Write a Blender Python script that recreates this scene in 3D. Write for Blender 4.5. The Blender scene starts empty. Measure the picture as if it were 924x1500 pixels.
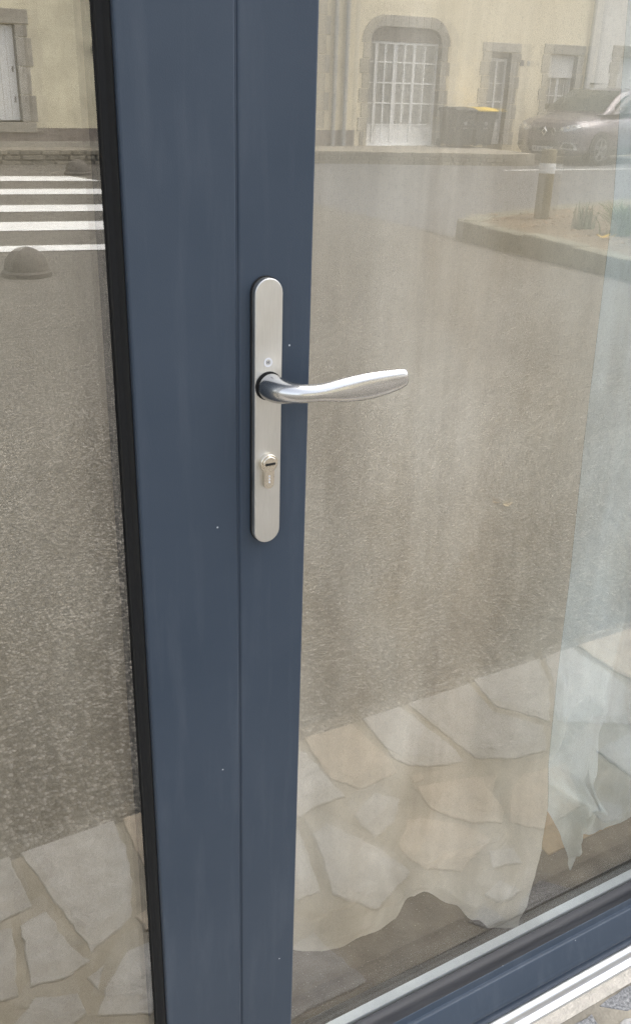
import bpy, bmesh, math, random
from mathutils import Vector, Matrix, noise
from mathutils.bvhtree import BVHTree
random.seed(7)
S = bpy.context.scene
COL = S.collection
R_ = math.radians

# ------------------------------------------------------------------ camera
cam = bpy.data.cameras.new('camera'); cam_o = bpy.data.objects.new('camera', cam); COL.objects.link(cam_o)
cam.sensor_fit = 'VERTICAL'; cam.sensor_height = 36.0; cam.sensor_width = 36.0
cam.lens = 36.0 * 1361.0 / 1500.0
cam.clip_start = 0.01; cam.clip_end = 600
M = Matrix(((0.868446, 0.184431, -0.460203, -0.357714),
            (-0.494901, 0.377878, -0.782484, -0.695014),
            (0.029586, 0.907300, 0.419441, 1.342135), (0, 0, 0, 1)))
cam_o.matrix_world = M
S.camera = cam_o

# ------------------------------------------------------------------ sky, sun, exposure (overcast day)
SUN_EL, SUN_AZ = R_(60), R_(70)            # azimuth measured from +Y, clockwise
w = bpy.data.worlds.new('World'); S.world = w; w.use_nodes = True
nt = w.node_tree; nt.nodes.clear()
o_ = nt.nodes.new('ShaderNodeOutputWorld'); bg = nt.nodes.new('ShaderNodeBackground')
sk = nt.nodes.new('ShaderNodeTexSky'); sk.sky_type = 'NISHITA'; sk.sun_disc = False
sk.sun_elevation = SUN_EL; sk.sun_rotation = SUN_AZ
sk.air_density = 1.0; sk.dust_density = 4.0; sk.ozone_density = 1.0
hs = nt.nodes.new('ShaderNodeHueSaturation'); hs.inputs['Saturation'].default_value = 0.42
nt.links.new(sk.outputs[0], hs.inputs['Color']); nt.links.new(hs.outputs[0], bg.inputs[0])
bg.inputs[1].default_value = 0.15
nt.links.new(bg.outputs[0], o_.inputs[0])
sun = bpy.data.lights.new('sun', 'SUN'); sun.energy = 1.3; sun.angle = R_(60); sun.color = (1.0, 0.97, 0.92)
sun_o = bpy.data.objects.new('sun', sun); COL.objects.link(sun_o)
sd = Vector((math.sin(SUN_AZ) * math.cos(SUN_EL), math.cos(SUN_AZ) * math.cos(SUN_EL), math.sin(SUN_EL)))
sun_o.rotation_euler = (-sd).to_track_quat('-Z', 'Y').to_euler(); sun_o.location = (0, -10, 20)
S.view_settings.view_transform = 'Standard'; S.view_settings.look = 'None'
S.view_settings.gamma = 1.0; S.view_settings.use_curve_mapping = False
S.view_settings.exposure = 1.8
S.cycles.use_denoising = True; S.cycles.denoiser = 'OPENIMAGEDENOISE'; S.cycles.denoising_prefilter = 'NONE'; S.cycles.use_adaptive_sampling = False
S.cycles.max_bounces = 12; S.cycles.transparent_max_bounces = 24; S.cycles.glossy_bounces = 6
S.cycles.caustics_reflective = False; S.cycles.caustics_refractive = False

# ------------------------------------------------------------------ materials
MATS = {}
def nodes_of(name):
    m = bpy.data.materials.new(name); m.use_nodes = True
    n = m.node_tree.nodes; l = m.node_tree.links
    b = n['Principled BSDF']
    MATS[name] = m
    return m, n, l, b
def coords(n, l, scale=(1, 1, 1)):
    tc = n.new('ShaderNodeTexCoord'); mp = n.new('ShaderNodeMapping'); mp.inputs['Scale'].default_value = scale
    l.new(tc.outputs['Object'], mp.inputs['Vector']); return mp.outputs[0]
def noise_n(n, l, vec, scale, detail=4, rough=0.6):
    t = n.new('ShaderNodeTexNoise'); t.inputs['Scale'].default_value = scale
    t.inputs['Detail'].default_value = detail; t.inputs['Roughness'].default_value = rough
    l.new(vec, t.inputs['Vector']); return t.outputs['Fac']
def ramp(n, l, fac, stops):
    r = n.new('ShaderNodeValToRGB'); e = r.color_ramp.elements
    e[0].position, e[0].color = stops[0][0], (*stops[0][1], 1)
    e[1].position, e[1].color = stops[-1][0], (*stops[-1][1], 1)
    for p, c in stops[1:-1]:
        x = e.new(p); x.color = (*c, 1)
    l.new(fac, r.inputs[0]); return r.outputs[0]
def mixc(n, l, a, b_, fac, mode='MIX'):
    m = n.new('ShaderNodeMix'); m.data_type = 'RGBA'; m.blend_type = mode
    for s, v in ((6, a), (7, b_)):
        if isinstance(v, tuple): m.inputs[s].default_value = (*v, 1)
        else: l.new(v, m.inputs[s])
    if isinstance(fac, (int, float)): m.inputs[0].default_value = fac
    else: l.new(fac, m.inputs[0])
    return m.outputs[2]
def bump(n, l, h, strength, dist, b):
    bp = n.new('ShaderNodeBump'); bp.inputs['Strength'].default_value = strength; bp.inputs['Distance'].default_value = dist
    l.new(h, bp.inputs['Height']); l.new(bp.outputs[0], b.inputs['Normal']); return bp
def sc(c, k): return tuple(min(1, x * k) for x in c)
def simple(name, col, rough=0.6, metal=0.0, scale=8.0, var=0.15, bstr=0.0, bscale=60.0, bdist=0.002, coat=0.0, rnd=0.0, stretch=(1, 1, 1), detail=5):
    m, n, l, b = nodes_of(name)
    v = coords(n, l, stretch)
    c = ramp(n, l, noise_n(n, l, v, scale, detail), [(0.3, sc(col, 1 - var)), (0.7, sc(col, 1 + var))])
    if rnd:
        oi = n.new('ShaderNodeObjectInfo')
        c = mixc(n, l, c, ramp(n, l, oi.outputs['Random'], [(0, (1 - rnd,) * 3), (1, (1.0,) * 3)]), 1.0, 'MULTIPLY')
    l.new(c, b.inputs['Base Color'])
    b.inputs['Roughness'].default_value = rough; b.inputs['Metallic'].default_value = metal
    if coat: b.inputs['Coat Weight'].default_value = coat; b.inputs['Coat Roughness'].default_value = 0.08
    if bstr: bump(n, l, noise_n(n, l, v, bscale, 3), bstr, bdist, b)
    return m

def make_paint():
    m, n, l, b = nodes_of('anthracite powder coat')
    v = coords(n, l); vs = coords(n, l, (1, 1, 0.12))
    base = ramp(n, l, noise_n(n, l, v, 5, 6), [(0.25, (0.034, 0.051, 0.076)), (0.75, (0.050, 0.068, 0.095))])
    streak = ramp(n, l, noise_n(n, l, vs, 46, 5), [(0.50, (0, 0, 0)), (0.85, (0.20, 0.20, 0.20))])
    base = mixc(n, l, base, (0.16, 0.18, 0.21), streak)
    vo = n.new('ShaderNodeTexVoronoi'); vo.inputs['Scale'].default_value = 42; l.new(v, vo.inputs['Vector'])
    sep = n.new('ShaderNodeSeparateColor'); l.new(vo.outputs['Color'], sep.inputs[0])
    gt = n.new('ShaderNodeMath'); gt.operation = 'GREATER_THAN'; gt.inputs[1].default_value = 0.74; l.new(sep.outputs[0], gt.inputs[0])
    lt = n.new('ShaderNodeMath'); lt.operation = 'LESS_THAN'; lt.inputs[1].default_value = 0.036; l.new(vo.outputs['Distance'], lt.inputs[0])
    mu = n.new('ShaderNodeMath'); mu.operation = 'MULTIPLY'; l.new(gt.outputs[0], mu.inputs[0]); l.new(lt.outputs[0], mu.inputs[1])
    base = mixc(n, l, base, (0.5, 0.52, 0.55), mu.outputs[0])
    l.new(base, b.inputs['Base Color'])
    b.inputs['Roughness'].default_value = 0.42
    b.inputs['Specular IOR Level'].default_value = 0.36
    bump(n, l, noise_n(n, l, v, 900, 2), 0.25, 0.0004, b)
    return m
make_paint()

def make_metal(name, col, rough, aniso=True):
    m, n, l, b = nodes_of(name)
    v = coords(n, l, (1, 1, 0.03) if aniso else (1, 1, 1))
    f = noise_n(n, l, v, 2500 if aniso else 30, 3)
    l.new(ramp(n, l, f, [(0.3, sc(col, .94)), (0.7, sc(col, 1.05))]), b.inputs['Base Color'])
    b.inputs['Metallic'].default_value = 1.0
    l.new(ramp(n, l, noise_n(n, l, coords(n, l), 40, 4), [(0.3, (rough * .85,) * 3), (0.7, (rough * 1.15,) * 3)]), b.inputs['Roughness'])
    if aniso: bump(n, l, f, 0.05, 0.0003, b)
    return m
make_metal('satin aluminium plate', (0.66, 0.65, 0.62), 0.42)
make_metal('satin aluminium lever', (0.60, 0.59, 0.57), 0.23, False)
make_metal('nickel brass', (0.74, 0.68, 0.58), 0.22, False)
make_metal('mill aluminium', (0.62, 0.63, 0.65), 0.40, False)
make_metal('bright chrome', (0.75, 0.75, 0.76), 0.15, False)
simple('black rubber', (0.005, 0.005, 0.005), 0.8, scale=200, var=.2, bstr=.1, bscale=600, bdist=.0003)
simple('dark glazing bead', (0.030, 0.031, 0.036), 0.5, scale=120, var=.35, bstr=.15, bscale=500, bdist=.0004, stretch=(.05, 1, 1))
simple('warm edge spacer', (0.88, 0.91, 0.88), 0.6, scale=60, var=.05, bstr=.1, bscale=800, bdist=.0003)
simple('keyway black', (0.004, 0.004, 0.004), 0.6)
simple('emblem white', (0.75, 0.76, 0.80), 0.5)
simple('emblem dark', (0.22, 0.22, 0.24), 0.5)

def make_glass(name, r0, tint, dust=0.0):
    m, n, l, b = nodes_of(name); n.remove(b)
    out = n['Material Output']
    tr = n.new('ShaderNodeBsdfTransparent'); tr.inputs[0].default_value = (*tint, 1)
    gl = n.new('ShaderNodeBsdfGlossy'); gl.inputs['Roughness'].default_value = 0.0; gl.inputs[0].default_value = (1, .985, .95, 1)
    lw = n.new('ShaderNodeLayerWeight'); lw.inputs[0].default_value = 0.5
    pw = n.new('ShaderNodeMath'); pw.operation = 'POWER'; pw.inputs[1].default_value = 5.0; l.new(lw.outputs['Facing'], pw.inputs[0])
    ma = n.new('ShaderNodeMath'); ma.operation = 'MULTIPLY_ADD'; ma.inputs[1].default_value = 1 - r0; ma.inputs[2].default_value = r0
    l.new(pw.outputs[0], ma.inputs[0])
    mx = n.new('ShaderNodeMixShader'); l.new(ma.outputs[0], mx.inputs[0]); l.new(tr.outputs[0], mx.inputs[1]); l.new(gl.outputs[0], mx.inputs[2])
    last = mx.outputs[0]
    if dust:
        v = coords(n, l, (1, 1, .35))
        d1 = ramp(n, l, noise_n(n, l, v, 7, 6, .7), [(0.45, (0, 0, 0)), (0.8, (dust,) * 3)])
        vo = n.new('ShaderNodeTexVoronoi'); vo.inputs['Scale'].default_value = 55; l.new(coords(n, l), vo.inputs['Vector'])
        d2 = ramp(n, l, vo.outputs['Distance'], [(0.02, (dust * 3,) * 3), (0.05, (0, 0, 0))])
        sm = mixc(n, l, d1, d2, 1.0, 'ADD')
        df = n.new('ShaderNodeBsdfDiffuse'); df.inputs[0].default_value = (.72, .70, .66, 1)
        m2 = n.new('ShaderNodeMixShader'); l.new(sm, m2.inputs[0]); l.new(last, m2.inputs[1]); l.new(df.outputs[0], m2.inputs[2]); last = m2.outputs[0]
    l.new(last, out.inputs[0])
    return m
make_glass('outer glass', 0.17, (0.99, 0.99, 0.98), .04)
make_glass('inner coated glass', 0.085, (0.985, 0.985, 0.97))
make_glass('outer glass fixed', 0.20, (0.95, 0.95, 0.93), .03)
make_glass('clear glass', 0.004, (0.995, 0.995, 0.99))

def make_sheet(name, col, trans=0.42):
    m, n, l, b = nodes_of(name); n.remove(b)
    out = n['Material Output']
    v = coords(n, l); vw = coords(n, l, (1, 1, 0.2)); vh = coords(n, l, (0.2, 1, 1))
    c = ramp(n, l, noise_n(n, l, v, 7, 5), [(0.3, sc(col, .93)), (0.7, sc(col, 1.05))])
    vs = coords(n, l, (1, 1, .12))
    c = mixc(n, l, c, ramp(n, l, noise_n(n, l, vs, 9, 4), [(0.34, (.76, .75, .73)), (0.56, (1.0,) * 3)]), 1.0, 'MULTIPLY')  # vertical streaks: shading of soft folds put into the cloth colour
    c = mixc(n, l, c, ramp(n, l, noise_n(n, l, coords(n, l, (1, 1, .55)), 3.4, 5, .55), [(0.36, (.72, .67, .60)), (0.56, (1.0,) * 3)]), 1.0, 'MULTIPLY')  # broad brown mottle in the colour stands in for darker fold shade
    f1 = noise_n(n, l, vw, 900, 2); f2 = noise_n(n, l, vh, 900, 2)
    ad = n.new('ShaderNodeMath'); ad.operation = 'ADD'; l.new(f1, ad.inputs[0]); l.new(f2, ad.inputs[1])
    c = mixc(n, l, c, ramp(n, l, ad.outputs[0], [(0.7, (.86,) * 3), (1.3, (1.0,) * 3)]), 1.0, 'MULTIPLY')
    df = n.new('ShaderNodeBsdfDiffuse'); ts = n.new('ShaderNodeBsdfTranslucent')
    l.new(c, df.inputs[0]); l.new(c, ts.inputs[0])
    bp = n.new('ShaderNodeBump'); bp.inputs['Strength'].default_value = .2; bp.inputs['Distance'].default_value = .0006
    l.new(ad.outputs[0], bp.inputs['Height']); l.new(bp.outputs[0], df.inputs['Normal'])
    mx = n.new('ShaderNodeMixShader'); mx.inputs[0].default_value = trans
    l.new(df.outputs[0], mx.inputs[1]); l.new(ts.outputs[0], mx.inputs[2]); l.new(mx.outputs[0], out.inputs[0])
    return m
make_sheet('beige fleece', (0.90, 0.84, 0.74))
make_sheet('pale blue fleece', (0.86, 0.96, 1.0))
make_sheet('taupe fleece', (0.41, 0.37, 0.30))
make_sheet('shaded hem fleece', (0.30, 0.27, 0.21), .1)  # colour darkened for the shade along the sheet edge

def make_asphalt(name, lo, mid, hi, scale, bstr):
    m, n, l, b = nodes_of(name)
    v = coords(n, l)
    vo = n.new('ShaderNodeTexVoronoi'); vo.inputs['Scale'].default_value = scale; l.new(v, vo.inputs['Vector'])
    sep = n.new('ShaderNodeSeparateColor'); l.new(vo.outputs['Color'], sep.inputs[0])
    c = ramp(n, l, sep.outputs[0], [(0.0, lo), (0.6, mid), (1.0, hi)])
    c = mixc(n, l, c, ramp(n, l, noise_n(n, l, v, 1.3, 7, .65), [(0.3, (.74,) * 3), (0.72, (1.0,) * 3)]), 1.0, 'MULTIPLY')
    gap = ramp(n, l, vo.outputs['Distance'], [(0.35, (1, 1, 1)), (0.75, (.45, .45, .45))])
    c = mixc(n, l, c, gap, 1.0, 'MULTIPLY')
    l.new(c, b.inputs['Base Color']); b.inputs['Roughness'].default_value = 0.62
    inv = n.new('ShaderNodeMath'); inv.operation = 'SUBTRACT'; inv.inputs[0].default_value = 1.0; l.new(vo.outputs['Distance'], inv.inputs[1])
    bump(n, l, inv.outputs[0], bstr, 0.006, b)
    return m
make_asphalt('old gravelly asphalt', (0.07, 0.064, 0.054), (0.17, 0.155, 0.13), (0.46, 0.43, 0.38), 115, 0.8)
make_asphalt('smooth road asphalt', (0.11, 0.115, 0.125), (0.17, 0.175, 0.185), (0.25, 0.25, 0.255), 60, 0.35)
simple('flagstone', (0.46, 0.445, 0.415), 0.85, scale=26, var=.24, bstr=.8, bscale=90, bdist=.006, rnd=.22, detail=8)
simple('flagstone ochre', (0.50, 0.425, 0.33), 0.85, scale=26, var=.24, bstr=.8, bscale=90, bdist=.006, rnd=.15, detail=8)
def make_granite():
    m, n, l, b = nodes_of('grey granite flagstone'); v = coords(n, l)
    c = ramp(n, l, noise_n(n, l, v, 220, 5, .75), [(0.3, (.09, .09, .09)), (0.5, (.25, .25, .25)), (0.75, (.55, .54, .52))])
    l.new(c, b.inputs['Base Color']); b.inputs['Roughness'].default_value = .85
    bump(n, l, noise_n(n, l, v, 160, 5), .7, .004, b)
make_granite()
simple('joint mortar', (0.30, 0.27, 0.215), 0.95, scale=14, var=.35, bstr=.7, bscale=120, bdist=.004, detail=8)
simple('pale threshold mortar', (0.60, 0.55, 0.47), 0.95, scale=40, var=.2, bstr=.7, bscale=220, bdist=.004, detail=8)
simple('road paint white', (0.80, 0.80, 0.78), 0.7, scale=30, var=.10, bstr=.3, bscale=90, bdist=.003, detail=8)
simple('soil ground', (0.12, 0.115, 0.09), 0.95, scale=1.0, var=.3)
simple('cream render', (0.85, 0.75, 0.54), 0.9, scale=1.6, var=.08, bstr=.4, bscale=60, bdist=.004, detail=8)
simple('stained cream render', (0.74, 0.68, 0.50), 0.9, scale=2.2, var=.22, bstr=.4, bscale=50, bdist=.004, detail=9)
simple('white render', (0.78, 0.77, 0.74), 0.9, scale=1.6, var=.06, bstr=.3, bscale=60, bdist=.004)
simple('dressed granite', (0.44, 0.41, 0.35), 0.9, scale=12, var=.2, bstr=.5, bscale=60, bdist=.004, rnd=.25)
simple('plinth render', (0.23, 0.20, 0.175), 0.9, scale=6, var=.3, bstr=.5, bscale=40, bdist=.005, detail=8)
simple('rubble stone', (0.31, 0.28, 0.22), 0.95, scale=12, var=.25, bstr=.7, bscale=50, bdist=.008, rnd=.35)
simple('dark joint', (0.15, 0.13, 0.10), 0.95, scale=14, var=.3)
simple('terrace paving', (0.27, 0.245, 0.20), 0.95, scale=5, var=.2, bstr=.4, bscale=60, bdist=.004)
simple('white joinery', (0.82, 0.82, 0.81), 0.4, scale=5, var=.03)
simple('roller blind white', (0.74, 0.74, 0.73), 0.6, scale=5, var=.03)
simple('net curtain', (0.60, 0.60, 0.58), 0.9, scale=30, var=.15, stretch=(4, 1, .1))
simple('window pane', (0.30, 0.30, 0.285), 0.06, scale=3, var=.3)
simple('slate roof', (0.09, 0.095, 0.11), 0.7, scale=20, var=.2)
simple('zinc pipe', (0.42, 0.43, 0.44), 0.5, metal=.5, scale=8, var=.1)
simple('plaque dark', (0.06, 0.06, 0.07), 0.5)
simple('bin plastic', (0.055, 0.058, 0.06), 0.5, scale=10, var=.12)
simple('bin lid yellow', (0.80, 0.56, 0.05), 0.5, scale=10, var=.08)
simple('bin symbol', (0.5, 0.5, 0.5), 0.6)
simple('bollard timber', (0.16, 0.125, 0.055), 0.9, scale=25, var=.3, bstr=.5, bscale=60, bdist=.004, stretch=(1, 1, .08), detail=7)
simple('reflective band', (0.78, 0.80, 0.82), 0.45, scale=20, var=.06)
simple('dome concrete', (0.11, 0.10, 0.088), 0.95, scale=10, var=.25, bstr=.6, bscale=60, bdist=.006, detail=8)
simple('kerb stone', (0.21, 0.20, 0.15), 0.95, scale=7, var=.3, bstr=.7, bscale=40, bdist=.008, rnd=.3, detail=8)
simple('island soil', (0.17, 0.13, 0.085), 0.95, scale=12, var=.35, bstr=.8, bscale=50, bdist=.01, detail=8)
simple('dead leaf', (0.30, 0.19, 0.10), 0.8, scale=30, var=.3)
simple('yellow leaf', (0.78, 0.52, 0.08), 0.7, scale=60, var=.15)
simple('pale dry leaf', (0.62, 0.50, 0.30), 0.7, scale=80, var=.15)
simple('green blade', (0.12, 0.20, 0.045), 0.55, scale=12, var=.3)
simple('grey green leaf', (0.14, 0.19, 0.12), 0.6, scale=12, var=.3)
simple('dry stalk', (0.55, 0.52, 0.42), 0.8)
simple('car paint', (0.175, 0.150, 0.170), 0.35, metal=.45, scale=3, var=.04, coat=.8)
simple('car glass', (0.045, 0.055, 0.05), 0.04, scale=1, var=.05)
simple('car trim', (0.022, 0.021, 0.021), 0.5)
simple('tyre rubber', (0.028, 0.028, 0.028), 0.8, scale=60, var=.2)
simple('alloy rim', (0.42, 0.42, 0.43), 0.3, metal=.9)
simple('headlight lens', (0.62, 0.63, 0.65), 0.08, metal=.5, scale=20, var=.35)
simple('number plate', (0.78, 0.78, 0.76), 0.5)
simple('shop render', (0.66, 0.63, 0.57), 0.9, scale=3, var=.07, bstr=.4, bscale=60, bdist=.003)
simple('interior plaster', (0.62, 0.61, 0.58), 0.9, scale=3, var=.04)
simple('interior ceiling', (0.75, 0.75, 0.73), 0.9)
def make_floor():
    m, n, l, b = nodes_of('dusty screed'); v = coords(n, l)
    c = ramp(n, l, noise_n(n, l, v, 16, 9, .7), [(0.3, (.062, .046, .030)), (0.6, (.115, .087, .058)), (0.75, (.16, .13, .092))])
    grit = noise_n(n, l, v, 330, 2)
    c = mixc(n, l, c, ramp(n, l, grit, [(0.66, (0, 0, 0)), (0.78, (.55, .52, .45))]), 1.0, 'ADD')
    l.new(c, b.inputs['Base Color']); b.inputs['Roughness'].default_value = .9
    bump(n, l, noise_n(n, l, v, 120, 6), .6, .004, b)
make_floor()
simple('floor tile ochre', (0.46, 0.32, 0.17), .8, scale=22, var=.2, bstr=.3, bscale=120, bdist=.003, rnd=.12, detail=8)

# ------------------------------------------------------------------ mesh helpers
class MB:
    def __init__(s): s.v = []; s.f = []
    def add(s, vs, fs):
        k = len(s.v); s.v += [tuple(p) for p in vs]; s.f += [tuple(i + k for i in f) for f in fs]; return s
    def box(s, x0, x1, y0, y1, z0, z1):
        return s.add([(x0, y0, z0), (x1, y0, z0), (x1, y1, z0), (x0, y1, z0), (x0, y0, z1), (x1, y0, z1), (x1, y1, z1), (x0, y1, z1)],
                     [(0, 3, 2, 1), (4, 5, 6, 7), (0, 1, 5, 4), (1, 2, 6, 5), (2, 3, 7, 6), (3, 0, 4, 7)])
    def prism(s, pts, f0, f1):
        """pts 2-D polygon; f0/f1 map a 2-D point to 3-D for the two caps"""
        n = len(pts); vs = [f0(p) for p in pts] + [f1(p) for p in pts]
        fs = [tuple(range(n))[::-1], tuple(range(n, 2 * n))] + [(i, (i + 1) % n, n + (i + 1) % n, n + i) for i in range(n)]
        return s.add(vs, fs)
    def loft(s, rings, cap=True):
        n = len(rings[0]); vs = [p for r in rings for p in r]; fs = []
        for a in range(len(rings) - 1):
            for i in range(n):
                j = (i + 1) % n
                fs.append((a * n + i, a * n + j, (a + 1) * n + j, (a + 1) * n + i))
        if cap:
            fs.append(tuple(range(n))[::-1]); fs.append(tuple((len(rings) - 1) * n + i for i in range(n)))
        return s.add(vs, fs)
    def grid(s, nu, nv, fn):
        vs = [fn(i / (nu - 1), j / (nv - 1)) for j in range(nv) for i in range(nu)]
        fs = [(j * nu + i, j * nu + i + 1, (j + 1) * nu + i + 1, (j + 1) * nu + i) for j in range(nv - 1) for i in range(nu - 1)]
        return s.add(vs, fs)
    def build(s, name, mat, parent=None, smooth=False, bevel=0.0, seg=2, loc=None):
        me = bpy.data.meshes.new(name); me.from_pydata(s.v, [], s.f)
        bm = bmesh.new(); bm.from_mesh(me)
        bmesh.ops.recalc_face_normals(bm, faces=bm.faces) if len(bm.faces) else None
        bm.to_mesh(me); bm.free()
        me.materials.append(MATS[mat])
        if smooth:
            me.polygons.foreach_set('use_smooth', [True] * len(me.polygons))
        o = bpy.data.objects.new(name, me); COL.objects.link(o)
        if loc: o.location = loc
        if parent: o.parent = parent
        if bevel:
            b = o.modifiers.new('bevel', 'BEVEL'); b.width = bevel; b.segments = seg; b.limit_method = 'ANGLE'; b.angle_limit = R_(35)
            b.harden_normals = False
        if smooth == 'angle':
            try:
                me.set_sharp_from_angle(angle=R_(40))
            except Exception: pass
        return o
def ring_pts(cx, cy, r, n=24, a0=0, a1=2 * math.pi):
    return [(cx + r * math.cos(a0 + (a1 - a0) * i / n), cy + r * math.sin(a0 + (a1 - a0) * i / n)) for i in range(n)]
def lathe(mb, prof, cx, cy, n=24):
    return mb.loft([[(cx + r * math.cos(2 * math.pi * i / n), cy + r * math.sin(2 * math.pi * i / n), z) for i in range(n)] for r, z in prof])
def empty(name, loc=(0, 0, 0)):
    o = bpy.data.objects.new(name, None); COL.objects.link(o); o.location = loc; o.empty_display_size = .1; return o
def tag(o, label, cat, group=None):
    o['label'] = label; o['category'] = cat
    if group: o['group'] = group
    return o
def struct(o, label=None):
    o['kind'] = 'structure'
    if label: o['label'] = label
    return o
def interp(tab, x):
    if x <= tab[0][0]: return tab[0][1]
    for (a, b), (c, d) in zip(tab, tab[1:]):
        if x <= c:
            t = (x - a) / (c - a); return b + (d - b) * t
    return tab[-1][1]
def smooth_i(tab, x):
    if x <= tab[0][0]: return tab[0][1]
    for (a, b), (c, d) in zip(tab, tab[1:]):
        if x <= c:
            t = (x - a) / (c - a); t = t * t * (3 - 2 * t); return b + (d - b) * t
    return tab[-1][1]

# ================================================================== THE SETTING
KY = -0.660            # outer edge of the flagstone strip
def road_z(y):
    d = KY - y
    return -0.014 - 0.126 * min(1.0, max(0.0, d / 6.0))
struct(MB().add([(-200, -200, -.30), (200, -200, -.30), (200, 200, -.30), (-200, 200, -.30)], [(0, 1, 2, 3)]).build('ground', 'soil ground'))
mb = MB(); ys = [KY, KY - 1.5, KY - 3, KY - 6, -18, -40]
for a, b in zip(ys, ys[1:]):
    mb.add([(-40, b, road_z(b)), (60, b, road_z(b)), (60, a, road_z(a)), (-40, a, road_z(a))], [(0, 1, 2, 3)])
struct(mb.build('old_asphalt', 'old gravelly asphalt'))
struct(MB().add([(6.1, -7.4, road_z(-7.4) + .005), (60, -7.4, road_z(-7.4) + .005), (60, -17.5, -.135), (6.2, -17.5, -.135)], [(0, 1, 2, 3)]).build('road', 'smooth road asphalt'))
# kerb edge under the flagstones
pave = struct(MB().box(-6, 8, KY + .004, .06, -.2, -.0030).build('pavement', 'joint mortar'))
MB().add([(-1.2, -.0205, .0012), (1.2, -.0205, .0012), (1.2, -.041, -.001), (-1.2, -.040, -.001)], [(0, 1, 2, 3)]).build('mortar_strip', 'pale threshold mortar', pave)
STONES = [
 ([(0.491, -0.661), (0.612, -0.654), (0.624, -0.508), (0.61, -0.467), (0.513, -0.458), (0.478, -0.512), (0.475, -0.555)], 1),
 ([(0.645, -0.659), (0.751, -0.657), (0.772, -0.469), (0.762, -0.427), (0.709, -0.44), (0.649, -0.471), (0.632, -0.504)], 0),
 ([(0.772, -0.659), (0.955, -0.655), (0.937, -0.543), (1.005, -0.441), (0.952, -0.372), (0.879, -0.379), (0.791, -0.425)], 0),
 ([(0.977, -0.664), (1.191, -0.659), (1.136, -0.565), (1.032, -0.447), (0.956, -0.551)], 0),
 ([(1.212, -0.661), (1.302, -0.66), (1.306, -0.517), (1.3, -0.448), (1.196, -0.35), (1.046, -0.44), (1.156, -.57)], 0),
 ([(1.324, -0.66), (1.537, -0.655), (1.525, -0.502), (1.339, -0.46), (1.324, -0.521)], 1),
 ([(0.625, -0.409), (0.731, -0.384), (0.798, -0.359), (0.75, -0.312), (0.74, -0.265), (0.715, -0.242), (0.659, -0.271), (0.609, -0.341), (0.612, -0.374)], 1),
 ([(0.848, -0.337), (0.961, -0.316), (0.892, -0.203), (0.775, -0.188), (0.732, -0.238), (0.79, -0.303)], 1),
 ([(0.494, -0.288), (0.55, -0.339), (0.579, -0.331), (0.644, -0.273), (0.668, -0.218), (0.564, -0.18), (0.505, -0.215), (0.493, -0.248)], 1),
 ([(0.461, -0.399), (0.536, -0.436), (0.573, -0.396), (0.524, -0.347), (0.464, -0.326)], 0),
 ([(0.631, -0.446), (0.661, -0.443), (0.654, -0.422), (0.626, -0.422)], 1),
 ([(0.363, -0.392), (0.404, -0.408), (0.458, -0.301), (0.48, -0.223), (0.377, -0.177), (0.319, -0.243), (0.338, -0.294)], 0),
 ([(0.456, -0.651), (0.468, -0.61), (0.474, -0.453), (0.406, -0.459), (0.364, -0.444), (0.305, -0.513), (0.358, -0.652)], 0),
 ([(0.344, -0.419), (0.330, -0.355), (0.306, -0.264), (0.26, -0.264), (0.21, -0.323), (0.283, -0.438)], 0),
 ([(-0.151, -0.668), (0.031, -0.666), (0.029, -0.603), (0.019, -0.532), (-0.016, -0.426), (-0.101, -0.385), (-0.108, -0.425), (-0.125, -0.508)], 0),
 ([(-0.262, -0.669), (-0.172, -0.668), (-0.164, -0.524), (-0.222, -0.521), (-0.288, -0.531)], 0),
 ([(-0.192, -0.5), (-0.144, -0.506), (-0.134, -0.439), (-0.11, -0.369), (-0.154, -0.357), (-0.206, -0.367)], 0),
 ([(-0.27, -0.507), (-0.207, -0.5), (-0.216, -0.433), (-0.229, -0.361), (-0.297, -0.375)], 0),
 ([(0.049, -0.663), (0.121, -0.662), (0.077, -0.494), (0.044, -0.517), (0.042, -0.58)], 1),
 ([(-0.048, -0.361), (-0.008, -0.361), (0.013, -0.286), (-0.053, -0.23), (-0.129, -0.267), (-0.100, -0.309)], 0),
 ([(-0.120, -0.343), (-0.090, -0.351), (-0.114, -0.314)], 0),
 ([(-0.206, -0.343), (-0.146, -0.321), (-0.143, -0.278), (-0.184, -0.264), (-0.251, -0.31)], 0),
 ([(0.522, -0.05), (0.566, -0.053), (0.552, -0.095), (0.501, -0.082)], 2),
 ([(0.585, -0.046), (0.642, -0.042), (0.721, -0.046), (0.68, -0.094), (0.622, -0.074)], 2),
 ([(0.578, -0.086), (0.604, -0.083), (0.635, -0.094), (0.613, -0.126), (0.566, -0.115)], 0),
]
def inside(p, poly):
    c = False; n = len(poly)
    for i in range(n):
        (x1, y1), (x2, y2) = poly[i], poly[(i + 1) % n]
        if (y1 > p[1]) != (y2 > p[1]) and p[0] < (x2 - x1) * (p[1] - y1) / (y2 - y1) + x1: c = not c
    return c
def centroid(p): return (sum(a for a, _ in p) / len(p), sum(b for _, b in p) / len(p))
def shrink(p, d):
    cx, cy = centroid(p); out = []
    for x, y in p:
        L = math.hypot(x - cx, y - cy) or 1; k = max(.2, (L - d) / L); out.append((cx + (x - cx) * k, cy + (y - cy) * k))
    return out
def grown(p, d): return shrink(p, -d)
gp = {}
NX, NY = 40, 4
for i in range(NX + 1):
    for j in range(NY + 1):
        x = -2.6 + i * .15; y = -.655 + j * .15
        gp[i, j] = (x + random.uniform(-.045, .045) + (j % 2) * .05, y + (random.uniform(-.04, .04) if 0 < j < NY else 0))
manual = [p for p, _ in STONES]
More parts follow.
